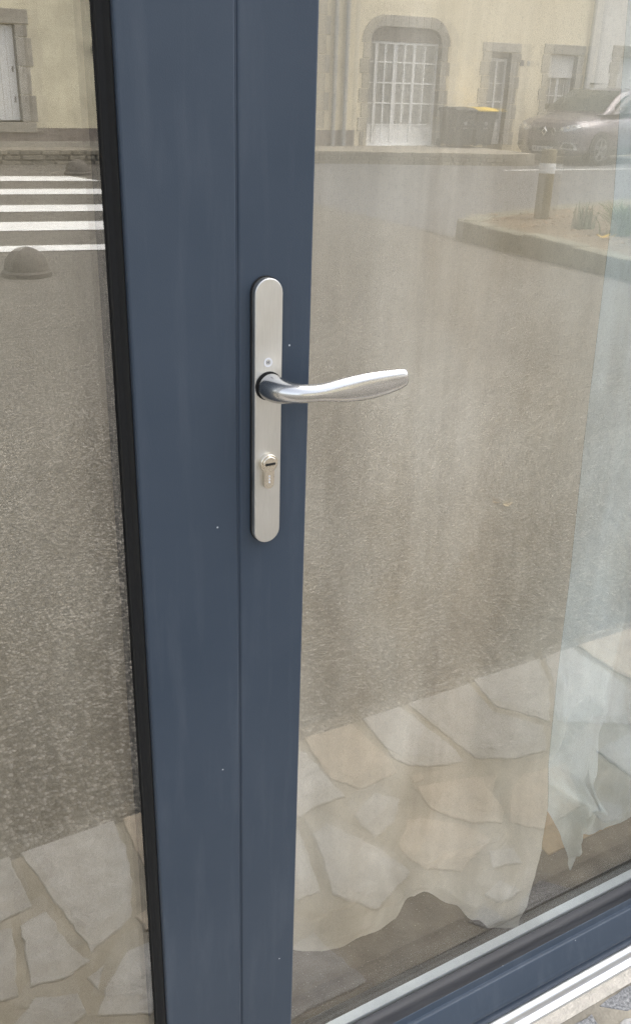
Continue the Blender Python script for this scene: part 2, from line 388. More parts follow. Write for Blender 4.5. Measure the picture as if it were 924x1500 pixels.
for i in range(NX):
    for j in range(NY):
        q = shrink([gp[i, j], gp[i + 1, j], gp[i + 1, j + 1], gp[i, j + 1]], random.uniform(.010, .018))
        probe = q + [centroid(q)] + [((q[k][0] + q[(k + 1) % 4][0]) / 2, (q[k][1] + q[(k + 1) % 4][1]) / 2) for k in range(4)]
        ok = all(not inside(pp, grown(m, .012)) for m in manual for pp in probe) and all(not inside(v_, q) for m in manual for v_ in m + [centroid(m)])
        if ok: STONES.append((q, random.choice([0, 0, 0, 1])))
# small infill stones in the wide gaps that remain
taken = [p for p, _ in STONES]
for i in range(64):
    for j in range(8):
        x = -2.5 + i * .09 + random.uniform(-.012, .012); y = -.625 + j * .075 + random.uniform(-.01, .01)
        if y > -.16: continue
        n = random.choice([4, 5, 5]); a0 = random.uniform(0, 6.28)
        q = [(x + .044 * random.uniform(.75, 1.1) * math.cos(a0 + 2 * math.pi * k / n), y + .034 * random.uniform(.75, 1.1) * math.sin(a0 + 2 * math.pi * k / n)) for k in range(n)]
        near = [m for m in taken if abs(centroid(m)[0] - x) < .25]
        probe = grown(q, .010) + [(x, y)]
        if all(not inside(pp, m) for m in near for pp in probe) and all(not inside(v_, grown(q, .010)) for m in near for v_ in m):
            taken.append(q); STONES.append((q, random.choice([0, 0, 1])))
def flagstone(poly, kind):
    cx, cy = centroid(poly); pts = []
    n = len(poly)
    for i in range(n):
        a, b = poly[i], poly[(i + 1) % n]; L = math.hypot(b[0] - a[0], b[1] - a[1]); k = max(2, int(L / .014))
        for t in range(k):
            f = t / k; x = a[0] + (b[0] - a[0]) * f; y = a[1] + (b[1] - a[1]) * f
            if y > KY + .02:
                s = noise.noise(Vector((x * 45, y * 45, 3))) * .006; x += s; y += noise.noise(Vector((x * 45, y * 45, 9))) * .006
            y = max(y, KY - .006)
            pts.append((x, y))
    top = random.uniform(-.001, .001)
    inner = shrink(pts, .0022)
    mb = MB(); m = len(pts)
    vs = [(x, y, -.012 if y > KY + .01 else -.05) for x, y in pts] + [(x, y, top - .0018) for x, y in pts] + [(x, y, top) for x, y in inner]
    fs = [(i, (i + 1) % m, m + (i + 1) % m, m + i) for i in range(m)] + [(m + i, m + (i + 1) % m, 2 * m + (i + 1) % m, 2 * m + i) for i in range(m)]
    fs.append(tuple(range(2 * m, 3 * m)))
    mb.add(vs, fs)
    return mb.build('flagstone', ('flagstone', 'flagstone ochre', 'grey granite flagstone')[kind], pave)
for p, k in STONES: flagstone(p, k)

# zebra crossing and edge line
cross = struct(empty('zebra_crossing', (0, 0, 0)))
def stripe(y0, y1, x0, x1, cut=0.0):
    dz = .006; z = lambda y: road_z(y) + dz
    sl = .2
    f = lambda x, Y: (x, .052 - (Y - sl * (x - 3)), z(.052 - (Y - sl * (x - 3))) )
    MB().add([f(x0, y0), f(x1 + cut, y0), f(x1, y1), f(x0, y1)], [(0, 1, 2, 3)]).build('stripe', 'road paint white', cross)
stripe(14.36, 15.10, -1.5, 4.05, .28)
stripe(12.55, 13.22, -1.5, 4.4)
stripe(10.72, 11.36, -1.5, 4.0)
stripe(9.18, 9.84, -1.5, 3.6)
stripe(7.88, 8.20, -1.5, 3.0)
line = struct(MB().add([(12.6, .106 - 14.5, -.127), (19, .106 - 14.1, -.127), (19, .106 - 13.98, -.127), (12.6, .106 - 14.38, -.127)], [(0, 1, 2, 3)]).build('road_edge_line', 'road paint white'))

# raised terrace in front of the houses, with its rubble front
TY = lambda Y: .106 - Y
front = [(-12, 17.6), (3.5, 17.35), (9.6, 16.6), (13.6, 15.35), (14.2, 15.35)]
poly = [(x, TY(y)) for x, y in front] + [(14.3, TY(18.05)), (-12, TY(18.05))]
struct(MB().prism(poly, lambda p: (p[0], p[1], -.28), lambda p: (p[0], p[1], .10)).build('terrace', 'terrace paving'))
struct(MB().add([(14.3, TY(17.4), -.128), (40, TY(17.4), -.128), (40, TY(18.1), -.128), (14.3, TY(18.1), -.128)], [(0, 3, 2, 1)]).build('parking_bay', 'terrace paving'))
rub = tag(empty('rubble_wall', (9.6, TY(16.6), -.14)), 'low rubble stone edging below the houses across the road', 'wall')
def rubble(xa, ya, xb, yb, off):
    L = math.hypot(xb - xa, yb - ya); ux, uy = (xb - xa) / L, (yb - ya) / L; nx, ny = -uy, ux
    if ny < 0: nx, ny = -nx, -ny
    for c in range(3):
        s = -random.uniform(0, .15)
        while s < L:
            ln = random.uniform(.16, .42); e = min(s + ln, L); s0 = max(s, 0)
            if e - s0 > .06:
                h0 = -.145 + c * .083; h1 = h0 + random.uniform(.062, .078); pr = random.uniform(.01, .045)
                pts = [(s0 + .012, h0 + .004), (e - .012, h0 + random.uniform(0, .012)), (e - .008, h1 - random.uniform(0, .015)), (s0 + .02, h1)]
                g = lambda p, d: (xa + ux * p[0] + nx * d - 9.6, ya + uy * p[0] + ny * d - TY(16.6), p[1] + .14)
                ins = shrink(pts, .014)
                MB().prism(pts, lambda p: g(p, -.05), lambda p: g(p, pr * .6)).add([g(p, pr * .6) for p in pts] + [g(p, pr) for p in ins], [(k, (k + 1) % 4, 4 + (k + 1) % 4, 4 + k) for k in range(4)] + [(4, 5, 6, 7)]).build('stone', 'rubble stone', rub)
            s += ln + .012
for a, b in ((front[2], front[3]),): rubble(a[0], TY(a[1]), b[0], TY(b[1]), 0)
rubble(7.0, TY(16.92), 9.6, TY(16.6), 0)
rubble(3.0, TY(17.36), 6.2, TY(17.02), 0)

# ================================================================== HOUSES ACROSS THE ROAD
FY = TY(18.0)
def wall_mesh(x0, x1, z0, z1, ops, yb, yf):
    xs = sorted({x0, x1, *[o[0] for o in ops], *[o[1] for o in ops]}); mb = MB()
    for a, b in zip(xs, xs[1:]):
        cuts = sorted((o[2], o[3]) for o in ops if o[0] <= a + 1e-6 and o[1] >= b - 1e-6); z = z0
        for c, d in cuts:
            if c > z: mb.box(a, b, yb, yf, z, c)
            z = d
        if z < z1: mb.box(a, b, yb, yf, z, z1)
    return mb
def joinery(parent, name, x0, x1, z0, z1, y, posts, bars, panel=0.0, fw=.055, mat='white joinery', curtain=False):
    """a glazed unit set back in its opening; frame is the part, panes are its pieces"""
    m = MB()
    m.box(x0, x0 + fw, y - .04, y, z0, z1).box(x1 - fw, x1, y - .04, y, z0, z1).box(x0 + fw, x1 - fw, y - .04, y, z1 - fw, z1).box(x0 + fw, x1 - fw, y - .04, y, z0, z0 + fw)
    xs = [x0 + fw]
    for px, pw in posts:
        m.box(px - pw / 2, px + pw / 2, y - .045, y + .012, z0 + fw, z1 - fw); xs += [px - pw / 2, px + pw / 2]
    xs.append(x1 - fw)
    zb = z0 + fw
    zs = [zb]
    if panel:
        zs = [z0 + panel]
    for b in bars: zs += [b - .014, b + .014]
    zs.append(z1 - fw)
    cols = [(xs[i], xs[i + 1]) for i in range(0, len(xs), 2)]
    for a, b in cols:
        for k in bars: m.box(a, b, y - .035, y - .004, k - .014, k + .014)
        if panel: m.box(a, b, y - .038, y - .012, z0 + fw, z0 + panel - .03).box(a, b, y - .04, y, z0 + panel - .03, z0 + panel)
    fr = m.build(name, mat, parent, bevel=.004, seg=1)
    for a, b in cols:
        for k in range(0, len(zs), 2):
            MB().box(a, b, y - .026, y - .020, zs[k], zs[k + 1]).build('pane', 'window pane', fr)
    return fr
def stone_frame(parent, x0, x1, z0, z1, wd, y, lintel=.30, step=.30, sill=False):
    """dressed stones up both jambs and a lintel, proud of the wall"""
    z = z0; k = 0
    while z < z1 - .02:
        h = min(step * random.uniform(.85, 1.15), z1 - z)
        if z1 - (z + h) < .1: h = z1 - z
        e = .06 if k % 2 else 0
        MB().box(x0 - wd - e, x0, y - .16, y + .018, z + .006, z + h - .006).build('stone', 'dressed granite', parent, bevel=.008, seg=1)
        MB().box(x1, x1 + wd + (.06 - e), y - .16, y + .018, z + .006, z + h - .006).build('stone', 'dressed granite', parent, bevel=.008, seg=1)
        z += h; k += 1
    MB().box(x0 - wd - .03, x1 + wd + .03, y - .16, y + .02, z1 + .004, z1 + lintel).build('lintel', 'dressed granite', parent, bevel=.01, seg=1)
    if sill: MB().box(x0 - wd - .02, x1 + wd + .02, y - .16, y + .05, z0 - .17, z0).build('sill', 'dressed granite', parent, bevel=.01, seg=1)
def house_shell(parent, x0, x1, h, ops, mat, depth=7.0, base=-.2):
    wall_mesh(x0, x1, base, h, ops, FY - .30, FY).build('wall', mat, parent)
    MB().box(x0, x0 + .3, FY - depth, FY - .302, base, h).box(x1 - .3, x1, FY - depth, FY - .302, base, h).box(x0 + .3, x1 - .3, FY - depth, FY - depth + .3, base, h).build('side_wall', mat, parent)
    MB().box(x0 + .3, x1 - .3, FY - 2.2, FY - 2.1, base, h).build('inner_partition', 'interior plaster', parent)
    yr = FY - depth / 2
    prof = [(FY + .35, h - .05), (yr, h + 3.2), (FY - depth - .35, h - .05), (FY - depth - .35, h - .25), (yr, h + 2.95), (FY + .35, h - .25)]
    MB().prism(prof, lambda p: (x0, p[0], p[1]), lambda p: (x1, p[0], p[1])).build('roof', 'slate roof', parent)
# --- cream house
ch = tag(empty('cream_house', (14, FY, .1)), 'cream rendered house with arched glazed doorway and granite surrounds across the road', 'house')
ch_off = empty  # placeholder
GX0, GX1, GZ0, GZ1 = 11.62, 13.50, .105, 2.48
DX0, DX1, DZ1 = 14.92, 15.52, 2.10
WX0, WX1, WZ0, WZ1 = 16.72, 17.60, .85, 2.12
root_ch = ch; ch.location = (0, 0, 0)
house_shell(ch, 9.6, 17.98, 5.6, [(GX0, GX1, -.2, GZ1), (DX0, DX1, -.2, DZ1), (WX0, WX1, WZ0, WZ1), (11.9, 12.9, 3.6, 4.9), (16.7, 17.6, 3.6, 4.9)], 'cream render')
for x0 in (11.9, 16.7):
    joinery(ch, 'upper_window', x0, x0 + .95 if x0 < 12 else x0 + .9, 3.6, 4.9, FY - .12, [(x0 + .47, .09)], [4.05, 4.5])
    stone_frame(ch, x0, x0 + (1.0 if x0 < 12 else .9), 3.6, 4.9, .2, FY, sill=True)
# arched glazed doorway
joinery(ch, 'glazed_doorway', GX0, GX1, GZ0, 2.20, FY - .13, [(11.86, .075), (12.36, .11), (12.86, .075)], [.97, 1.38, 1.79], panel=.44)
for x in (12.1, 12.62, 13.16):
    MB().box(x - .014, x + .014, FY - .165, FY - .14, .58, 2.14).build('glazing_bar', 'white joinery', ch)
MB().box(GX0, GX1, FY - .16, FY - .10, 2.205, GZ1 + .0).build('transom_panel', 'plinth render', ch)
MB().box(GX0 - .02, GX1 + .02, FY - .14, FY + .05, .06, .104).build('door_step', 'white joinery', ch)
RI, WD = .34, .20        # rounded corners
z = GZ0; k = 0
while z < GZ1 - RI - .05:
    h = .29
    if GZ1 - RI - z - h < .15: h = GZ1 - RI - z
    e = .05 if k % 2 else -.02
    MB().box(GX0 - WD - e, GX0, FY - .16, FY + .02, z + .006, z + h - .006).build('stone', 'dressed granite', ch, bevel=.008, seg=1)
    MB().box(GX1, GX1 + WD + e, FY - .16, FY + .02, z + .006, z + h - .006).build('stone', 'dressed granite', ch, bevel=.008, seg=1)
    z += h; k += 1
def arc_stone(cx, cz, a0, a1):
    n = 5; pts = [(cx + RI * math.cos(a0 + (a1 - a0) * i / n), cz + RI * math.sin(a0 + (a1 - a0) * i / n)) for i in range(n + 1)]
    ro = RI + WD + .02
    pts += [(cx + ro * math.cos(a1 + (a0 - a1) * i / n), cz + ro * math.sin(a1 + (a0 - a1) * i / n)) for i in range(n + 1)]
    MB().prism(pts, lambda p: (p[0], FY - .16, p[1]), lambda p: (p[0], FY + .02, p[1])).build('stone', 'dressed granite', ch)
for sx, cx in ((1, GX1 - RI), (-1, GX0 + RI)):
    for q in range(3):
        a0 = q * math.pi / 6 + .012; a1 = (q + 1) * math.pi / 6 - .012
        if sx < 0: a0, a1 = math.pi - a1, math.pi - a0
        arc_stone(cx, GZ1 - RI, a0, a1)
nv = 6; xa, xb = GX0 + RI, GX1 - RI
for q in range(nv):
    MB().box(xa + (xb - xa) * q / nv + .006, xa + (xb - xa) * (q + 1) / nv - .006, FY - .16, FY + .02, GZ1, GZ1 + WD + .02).build('stone', 'dressed granite', ch, bevel=.008, seg=1)
# entrance door
joinery(ch, 'entrance_door', DX0, DX1, .12, 1.98, FY - .14, [(15.22, .05)], [1.05, 1.45], panel=.55, fw=.07)
MB().box(DX0, DX1, FY - .2, FY - .1, 1.985, DZ1).build('door_head', 'plinth render', ch)
stone_frame(ch, DX0, DX1, .105, DZ1, .24, FY, lintel=.20)
# window with blind
joinery(ch, 'window', WX0, WX1, WZ0, WZ1, FY - .14, [(17.16, .09)], [1.22], fw=.05)
MB().box(WX0 + .02, WX1 - .02, FY - .135, FY - .10, 1.62, WZ1 - .02).build('roller_blind', 'roller blind white', ch)
for i, x in enumerate((16.94, 17.38)): MB().box(x - .012, x + .012, FY - .16, FY - .135, .9, 1.6).build('glazing_bar', 'white joinery', ch)
stone_frame(ch, WX0, WX1, WZ0, WZ1, .19, FY, lintel=.22, sill=True)
MB().box(15.80, 15.92, FY, FY + .012, 1.84, 1.96).build('number_plaque', 'plaque dark', ch)
MB().box(16.02, 16.09, FY, FY + .012, 1.85, 1.95).build('doorbell_plate', 'zinc pipe', ch)
for x in (17.90, 11.0, 10.72):
    lathe(MB(), [(.045, -.1 if x < 15 else .3), (.045, 5.4)], x, FY + .07, 12).build('downpipe', 'zinc pipe', ch, smooth='angle')
MB().box(9.62, 11.30, FY, FY + .016, .10, .42).build('plinth', 'plinth render', ch)
MB().box(13.82, 14.60, FY, FY + .016, .10, .30).build('plinth', 'plinth render', ch)
for k in range(7):
    MB().box(10.28, 10.52 + (k % 2) * .1, FY, FY + .02, .45 + k * .36, .80 + k * .36).build('quoin', 'dressed granite', ch, bevel=.008, seg=1)
# wall lamp bracket by the downpipe
MB().box(18.12, 18.30, FY, FY + .14, 1.50, 1.54).build('bracket', 'plaque dark', ch)
# --- white house
wh = tag(empty('white_house'), 'white rendered house with granite framed window, right of the cream house', 'house')
house_shell(wh, 17.985, 26.0, 6.0, [(19.02, 20.0, .85, 2.14), (19.0, 20, 3.6, 5), (22.5, 23.5, -.2, 2.1)], 'white render')
joinery(wh, 'window', 19.02, 20.0, .85, 2.14, FY - .14, [(19.5, .09)], [1.25, 1.7])
MB().box(19.06, 19.96, FY - .135, FY - .10, 1.1, 2.1).build('roller_blind', 'roller blind white', wh)
stone_frame(wh, 19.02, 20.0, .85, 2.14, .26, FY, lintel=.26, sill=True)
joinery(wh, 'upper_window', 19.0, 20.0, 3.6, 5.0, FY - .14, [(19.5, .09)], [4.3])
joinery(wh, 'entrance_door', 22.5, 23.5, .0, 2.1, FY - .14, [(23.0, .08)], [1.2], panel=.6)
# --- older house seen in the left pane
oh = tag(empty('weathered_house'), 'weathered yellowish house with white shutters and grey plinth behind the zebra crossing', 'house')
house_shell(oh, -8.0, 9.55, 5.4, [(3.02, 4.14, .52, 2.12), (-.6, .5, .52, 2.12), (6.1, 7.0, -.2, 2.15), (3.0, 4.1, 3.4, 4.8)], 'stained cream render')
for x0 in (3.02, -.6):
    joinery(oh, 'window', x0, x0 + 1.12, .52, 2.12, FY - .22, [(x0 + .56, .1)], [1.05, 1.6])
    for a, b in ((x0 + .02, x0 + .55), (x0 + .57, x0 + 1.10)):
        sh = MB().box(a, b, FY - .12, FY - .08, .55, 2.10).build('shutter', 'white joinery', oh, bevel=.004, seg=1)
        for q in range(1, 4):
            MB().box(a + q * (b - a) / 4 - .004, a + q * (b - a) / 4 + .004, FY - .079, FY - .077, .58, 2.07).build('plank_groove', 'zinc pipe', sh)
        for zz in (.85, 1.35): MB().box(b - .07, b - .04, FY - .079, FY - .072, zz, zz + .10).build('shutter_catch', 'plaque dark', sh)
    stone_frame(oh, x0, x0 + 1.12, .52, 2.12, .22, FY, lintel=.24, step=.42, sill=True)
joinery(oh, 'upper_window', 3.0, 4.1, 3.4, 4.8, FY - .14, [(3.55, .1)], [4.1])
joinery(oh, 'entrance_door', 6.1, 7.0, .1, 2.15, FY - .14, [(6.55, .07)], [1.2, 1.6], panel=.6)
stone_frame(oh, 6.1, 7.0, .1, 2.15, .22, FY, lintel=.24)
MB().box(-7.9, 5.86, FY, FY + .022, .10, .43).build('plinth', 'plinth render', oh)
MB().box(-7.9, 5.86, FY + .022, FY + .07, .10, .20).build('plinth_ledge', 'dressed granite', oh)
MB().box(5.52, 5.62, FY, FY + .03, 1.72, 1.84).build('meter_box', 'zinc pipe', oh)

# ================================================================== STREET FURNITURE, BINS, PLANTING
def dome(name, x, Y, label, r):
    X, y = x, .052 - Y; zb = road_z(y)
    t = tag(empty(name, (X, y, zb)), label, 'bollard', 'dome bollards by the crossing')
    mb = MB(); prof = [(.001, .0)] + [(r * 1.12, .0), (r * 1.12, .035), (r * 1.02, .05)]
    for i in range(9):
        a = math.pi / 2 * i / 8; prof.append((r * math.cos(a) if i < 8 else .003, .05 + r * 1.0 * math.sin(a)))
    lathe(mb, prof[1:], 0, 0, 28).build('dome', 'dome concrete', t, smooth='angle')
    return t
dome('dome_bollard', 1.43, 7.05, 'large concrete dome bollard on near side of the zebra crossing', .175)
dome('dome_bollard', 4.28, 15.2, 'small looking concrete dome bollard beyond the zebra crossing by the weathered house', .19)

# traffic island
isl = [(6.08, 7.5), (6.55, 7.78), (7.0, 7.95), (8.5, 8.35), (11.5, 8.9), (11.5, 3.2), (5.8, 3.6), (5.9, 5.0), (6.02, 6.4)]
ip = [(x, TY(y)) for x, y in isl]
island = struct(MB().prism(shrink(ip, .16), lambda p: (p[0], p[1], -.28), lambda p: (p[0], p[1], .045)).build('traffic_island', 'island soil'))
def kerb_run(a, b, n):
    L = math.hypot(b[0] - a[0], b[1] - a[1]); ux, uy = (b[0] - a[0]) / L, (b[1] - a[1]) / L
    cx, cy = centroid(ip); nx, ny = -uy, ux
    if (cx - a[0]) * nx + (cy - a[1]) * ny < 0: nx, ny = -nx, -ny
    cuts = sorted([0, L] + [L * (i + random.uniform(-.18, .18)) / n for i in range(1, n)])
    for s0, s1 in zip(cuts, cuts[1:]):
        h = .065 + random.uniform(-.015, .015); pr = random.uniform(-.012, .012)
        g = lambda s, d, z: (a[0] + ux * s + nx * d, a[1] + uy * s + ny * d, z)
        s0 += .006; s1 -= .006
        vs = [g(s0, pr, -.25), g(s1, pr, -.25), g(s1, .24, -.25), g(s0, .24, -.25), g(s0, pr + .012, h), g(s1, pr + .012, h), g(s1, .24, h - .006), g(s0, .24, h - .006)]
        MB().add(vs, [(0, 3, 2, 1), (4, 5, 6, 7), (0, 1, 5, 4), (1, 2, 6, 5), (2, 3, 7, 6), (3, 0, 4, 7)]).build('kerbstone', 'kerb stone', island, bevel=.02, seg=2)
for i in range(len(ip)):
    a, b = ip[i], ip[(i + 1) % len(ip)]
    L = math.hypot(b[0] - a[0], b[1] - a[1]); kerb_run(a, b, max(1, int(L / .55)))
mb = MB()
for i in range(420):
    x = random.uniform(6.35, 9.2); y = TY(random.uniform(4.6, 7.75)); z = .05 + random.uniform(0, .02); s = random.uniform(.02, .045); a = random.uniform(0, 6.28)
    c, d = math.cos(a) * s, math.sin(a) * s
    mb.add([(x - c, y - d, z), (x + d * .5, y - c * .5, z + random.uniform(0, .02)), (x + c, y + d, z + .008), (x - d * .5, y + c * .5, z + random.uniform(0, .02))], [(0, 1, 2, 3)])
lit = mb.build('leaf_litter', 'dead leaf'); lit['kind'] = 'stuff'; lit['label'] = 'brown fallen leaves scattered over the traffic island soil'
# timber bollard
bo = tag(empty('timber_bollard', (7.17, TY(7.38), .045)), 'round brown timber bollard with white reflective band on the traffic island', 'bollard')
lathe(MB(), [(.084, -.04), (.084, .55), (.082, .70), (.074, .718), (.02, .724)], 0, 0, 28).build('post', 'bollard timber', bo, smooth='angle')
lathe(MB(), [(.0850, .475), (.0860, .48), (.0860, .575), (.0850, .58)], 0, 0, 28).build('band', 'reflective band', bo, smooth='angle')
# planting
def blades(name, x, Y, n, h, spread, mat, label, wd=.016):
    mb = MB()
    for i in range(n):
        a = random.uniform(0, 6.28); hh = h * random.uniform(.55, 1.1); sp = spread * random.uniform(.3, 1); bx, by = random.gauss(0, .05), random.gauss(0, .05)
        ca, sa = math.cos(a), math.sin(a); ring = []
        for t in (0, .35, .7, 1):
            ww = wd * (1 - t) ** .6 + .001; d = sp * t * t; z = hh * (t - .25 * t * t * sp / max(h, .01))
            ring.append([(bx + ca * d - sa * ww, by + sa * d + ca * ww, z), (bx + ca * d, by + sa * d, z - .004), (bx + ca * d + sa * ww, by + sa * d - ca * ww, z)])
        mb.loft(ring, cap=False)
    t = tag(empty(name, (x, TY(Y), .045)), label, 'plant')
    mb.build('leaves', mat, t); return t
p1 = blades('strap_leaf_plant', 7.08, 6.15, 190, .34, .30, 'green blade', 'bright green strap leaf clump near the yellow leaf on the traffic island', .009)
p2 = blades('upright_plant', 7.02, 6.62, 16, .30, .08, 'grey green leaf', 'small upright grey green plant between the timber bollard and the strap leaf clump', .022)
blades('strap_leaf_plant', 7.35, 5.75, 120, .30, .28, 'green blade', 'second green strap leaf clump at the right end of the island view', .009)
MB().loft([[(.0, 0, .0), (.012, 0, 0), (.006, .01, 0)], [(.06, .02, .25), (.070, .02, .25), (.064, .03, .25)], [(.16, .03, .44), (.164, .03, .44), (.162, .033, .44)]]).build('stalk', 'dry stalk', p1)
def leaf(x, y, z, s, a, mat, label):
    pts = []
    for i in range(12):
        t = 2 * math.pi * i / 12; r = s * (1 + .25 * math.cos(3 * t)); u, v = r * math.cos(t), .55 * r * math.sin(t)
        pts.append((u * math.cos(a) - v * math.sin(a), u * math.sin(a) + v * math.cos(a), .012 * (1 + math.cos(2 * t)) * s / .05))
    mb = MB(); mb.add([(0, 0, .002)] + pts, [(0, 1 + i, 1 + (i + 1) % 12) for i in range(12)])
    mb.add([(0, 0, -.001)] + [(p[0], p[1], p[2] - .0015) for p in pts], [(0, 1 + i, 1 + (i + 1) % 12) for i in range(12)])
    o = mb.build('fallen_leaf', mat, loc=(x, y, z)); tag(o, label, 'leaf', 'fallen leaves'); return o
leaf(6.62, TY(5.92), .075, .07, .3, 'yellow leaf', 'bright yellow fallen leaf on the edge of the traffic island')
leaf(1.80, TY(1.61), road_z(TY(1.61)) + .003, .020, .2, 'pale dry leaf', 'pale dry leaf lying alone on the asphalt, the larger of the pair')
leaf(1.78, TY(1.645), road_z(TY(1.645)) + .003, .014, 1.0, 'dead leaf', 'small brownish leaf on the asphalt just beside the larger pale leaf')

# wheelie bins
def bin_(x0, x1, Y, lid, label):
    t = tag(empty('wheelie_bin', ((x0 + x1) / 2, TY(Y), .10)), label, 'bin', 'wheelie bins against the cream house')
    hw = (x1 - x0) / 2; d = .33
    rings = []
    for z, k in ((.06, .84), (.10, .86), (.70, 1.0), (.74, 1.03), (.76, 1.03)):
        rings.append([(-hw * k, -d * k, z), (hw * k, -d * k, z), (hw * k, d * k, z), (-hw * k, d * k, z)])
    MB().loft(rings).build('body', 'bin plastic', t, bevel=.02)
    prof = [(-d * 1.08, .762), (-d * 1.05, .82), (-.1, .845), (.2, .83), (d * 1.1, .79), (d * 1.1, .762)]
    MB().prism(prof, lambda p: (-hw * 1.04, p[0], p[1]), lambda p: (hw * 1.04, p[0], p[1])).build('lid', lid, t, bevel=.01)
    for s in (-1, 1):
        MB().prism(ring_pts(-d + .02, .09, .09, 18), lambda p: (s * hw * .80, p[0], p[1]), lambda p: (s * hw * .92, p[0], p[1])).build('wheel', 'tyre rubber', t)
    MB().prism(ring_pts(0, .52, .05, 16), lambda p: (p[0], d * .935, p[1]), lambda p: (p[0], d * .965, p[1])).build('emblem', 'bin symbol', t)
    MB().box(-.06, .06, d * .91, d * .945, .40, .425).build('label_strip', 'bin symbol', t)
    return t
bin_(13.40, 13.95, 17.45, 'bin plastic', 'dark grey wheelie bin with dark lid beside the arched doorway')
bin_(13.98, 14.53, 17.45, 'bin lid yellow', 'dark grey wheelie bin with yellow lid beside the entrance door')

# ================================================================== CAR
car = tag(empty('parked_car', (14.80, TY(15.80), -.135)), 'grey mauve compact hatchback parked in front of the houses', 'car')
car.rotation_euler = (0, 0, R_(-13))
ST = [(0.0, .30, .62, .50), (.03, .22, .74, .62), (.09, .18, .84, .73), (.2, .17, .92, .82), (.42, .17, .97, .87), (.8, .18, 1.01, .89), (1.25, .18, 1.05, .89), (1.9, .18, 1.07, .89), (2.7, .18, 1.09, .89), (3.4, .18, 1.11, .89), (3.85, .22, 1.09, .85), (4.05, .30, 1.00, .78), (4.12, .40, .85, .66)]
def sect(x, zb, zt, hw, n=40):
    cz, hz = (zb + zt) / 2, (zt - zb) / 2; out = []
    for i in range(n):
        a = 2 * math.pi * i / n; ca, sa = math.cos(a), math.sin(a)
        e = 2 / 4.5
        yy = hw * math.copysign(abs(ca) ** e, ca); zz = cz + hz * math.copysign(abs(sa) ** e, sa)
        if zz > cz + hz * .35: yy *= 1 - .10 * ((zz - cz - hz * .35) / (hz * .65)) ** 2
        out.append((x, yy, zz))
    return out
st = []
for (a, b) in zip(ST, ST[1:]):
    for k in range(4): st.append(tuple(a[q] + (b[q] - a[q]) * k / 4 for q in range(4)))
st.append(ST[-1])
bodym = MB().loft([sect(*q) for q in st]); body = bodym.build('body', 'car paint', car, smooth='angle')
bm = bmesh.new(); bm.from_mesh(body.data); bvh = BVHTree.FromBMesh(bm)
def patch(name, pts, mat, off=.006, parent=car, sub=4, thick=.0):
    P = []
    n = len(pts)
    for i in range(n):
        a, b = pts[i], pts[(i + 1) % n]
        for k in range(sub): P.append((a[0] + (b[0] - a[0]) * k / sub, a[1] + (b[1] - a[1]) * k / sub))
    c = centroid(P); rings = []
    for k in (1.0, .66, .33):
        rings.append([(c[0] + (y - c[0]) * k, c[1] + (z - c[1]) * k) for y, z in P])
    def hit(y, z, o):
        h = bvh.ray_cast(Vector((-2, y, z)), Vector((1, 0, 0)))[0]
        return ((h.x if h else .4) - o, y, z)
    mb = MB(); R3 = [[hit(y, z, -.012) for y, z in rings[0]]] + [[hit(y, z, off) for y, z in r] for r in rings]
    mb.loft(R3, cap=False); m = len(P); k0 = 3 * m
    mb.add([R3[-1][i] for i in range(m)] + [hit(c[0], c[1], off)], [(i, (i + 1) % m, m) for i in range(m)])
    return mb.build(name, mat, parent, smooth='angle')
for s in (1, -1):
    hl = patch('headlight', [(s * y, z) for y, z in ((.34, .68), (.40, .76), (.62, .82), (.80, .86), (.815, .80), (.70, .72), (.52, .67))], 'headlight lens', .008)
    for q in range(3):
        y = s * (.42 + q * .12); h = bvh.ray_cast(Vector((-2, y, .73 + q * .025)), Vector((1, 0, 0)))[0]
        MB().prism(ring_pts(y, .73 + q * .025, .035, 14), lambda p: (h.x + .01, p[0], p[1]), lambda p: (h.x - .016, p[0], p[1])).build('lamp_lens', 'bright chrome', hl)
    fs = patch('fog_lamp_surround', [(s * y, z) for y, z in ((.44, .34), (.50, .47), (.70, .47), (.77, .38), (.76, .31))], 'bright chrome', .010)
    patch('fog_lamp_recess', [(s * y, z) for y, z in ((.48, .36), (.53, .445), (.68, .445), (.735, .375), (.72, .34))], 'car trim', .014, fs)
gr = patch('grille', [(-.36, .66), (-.36, .72), (-.1, .74), (.1, .74), (.36, .72), (.36, .66), (.14, .63), (.10, .56), (-.10, .56), (-.14, .63)], 'car trim', .008)
patch('lower_intake', [(-.42, .34), (-.38, .48), (.38, .48), (.42, .34)], 'car trim', .007)
patch('skirt', [(-.62, .19), (-.60, .30), (.60, .30), (.62, .19)], 'car trim', .006)
np_ = patch('number_plate', [(-.26, .25), (-.26, .36), (.26, .36), (.26, .25)], 'number_plate' if 'number_plate' in MATS else 'number plate', .016)
for q in range(9):
    if q in (2, 6): continue
    y = -.20 + q * .05; h = bvh.ray_cast(Vector((-2, y, .30)), Vector((1, 0, 0)))[0]
    MB().box(h.x - .0195, h.x - .012, y - .015, y + .015, .275, .34).build('plate_character', 'plaque dark', np_)
# diamond badge
h = bvh.ray_cast(Vector((-2, 0, .66)), Vector((1, 0, 0)))[0]; bx = h.x
di = [(0, .105), (.075, 0), (0, -.105), (-.075, 0)]; dn = [(0, .055), (.036, 0), (0, -.055), (-.036, 0)]
mb = MB(); vs = [(bx - .014, a, .66 + b) for a, b in di] + [(bx - .03, a * .85, .66 + b * .85) for a, b in di] + [(bx - .03, a, .66 + b) for a, b in dn] + [(bx - .012, a, .66 + b) for a, b in dn]
mb.add(vs, [(k * 4 + i, k * 4 + (i + 1) % 4, (k + 1) * 4 + (i + 1) % 4, (k + 1) * 4 + i) for k in range(3) for i in range(4)])
mb.build('badge', 'bright chrome', car)
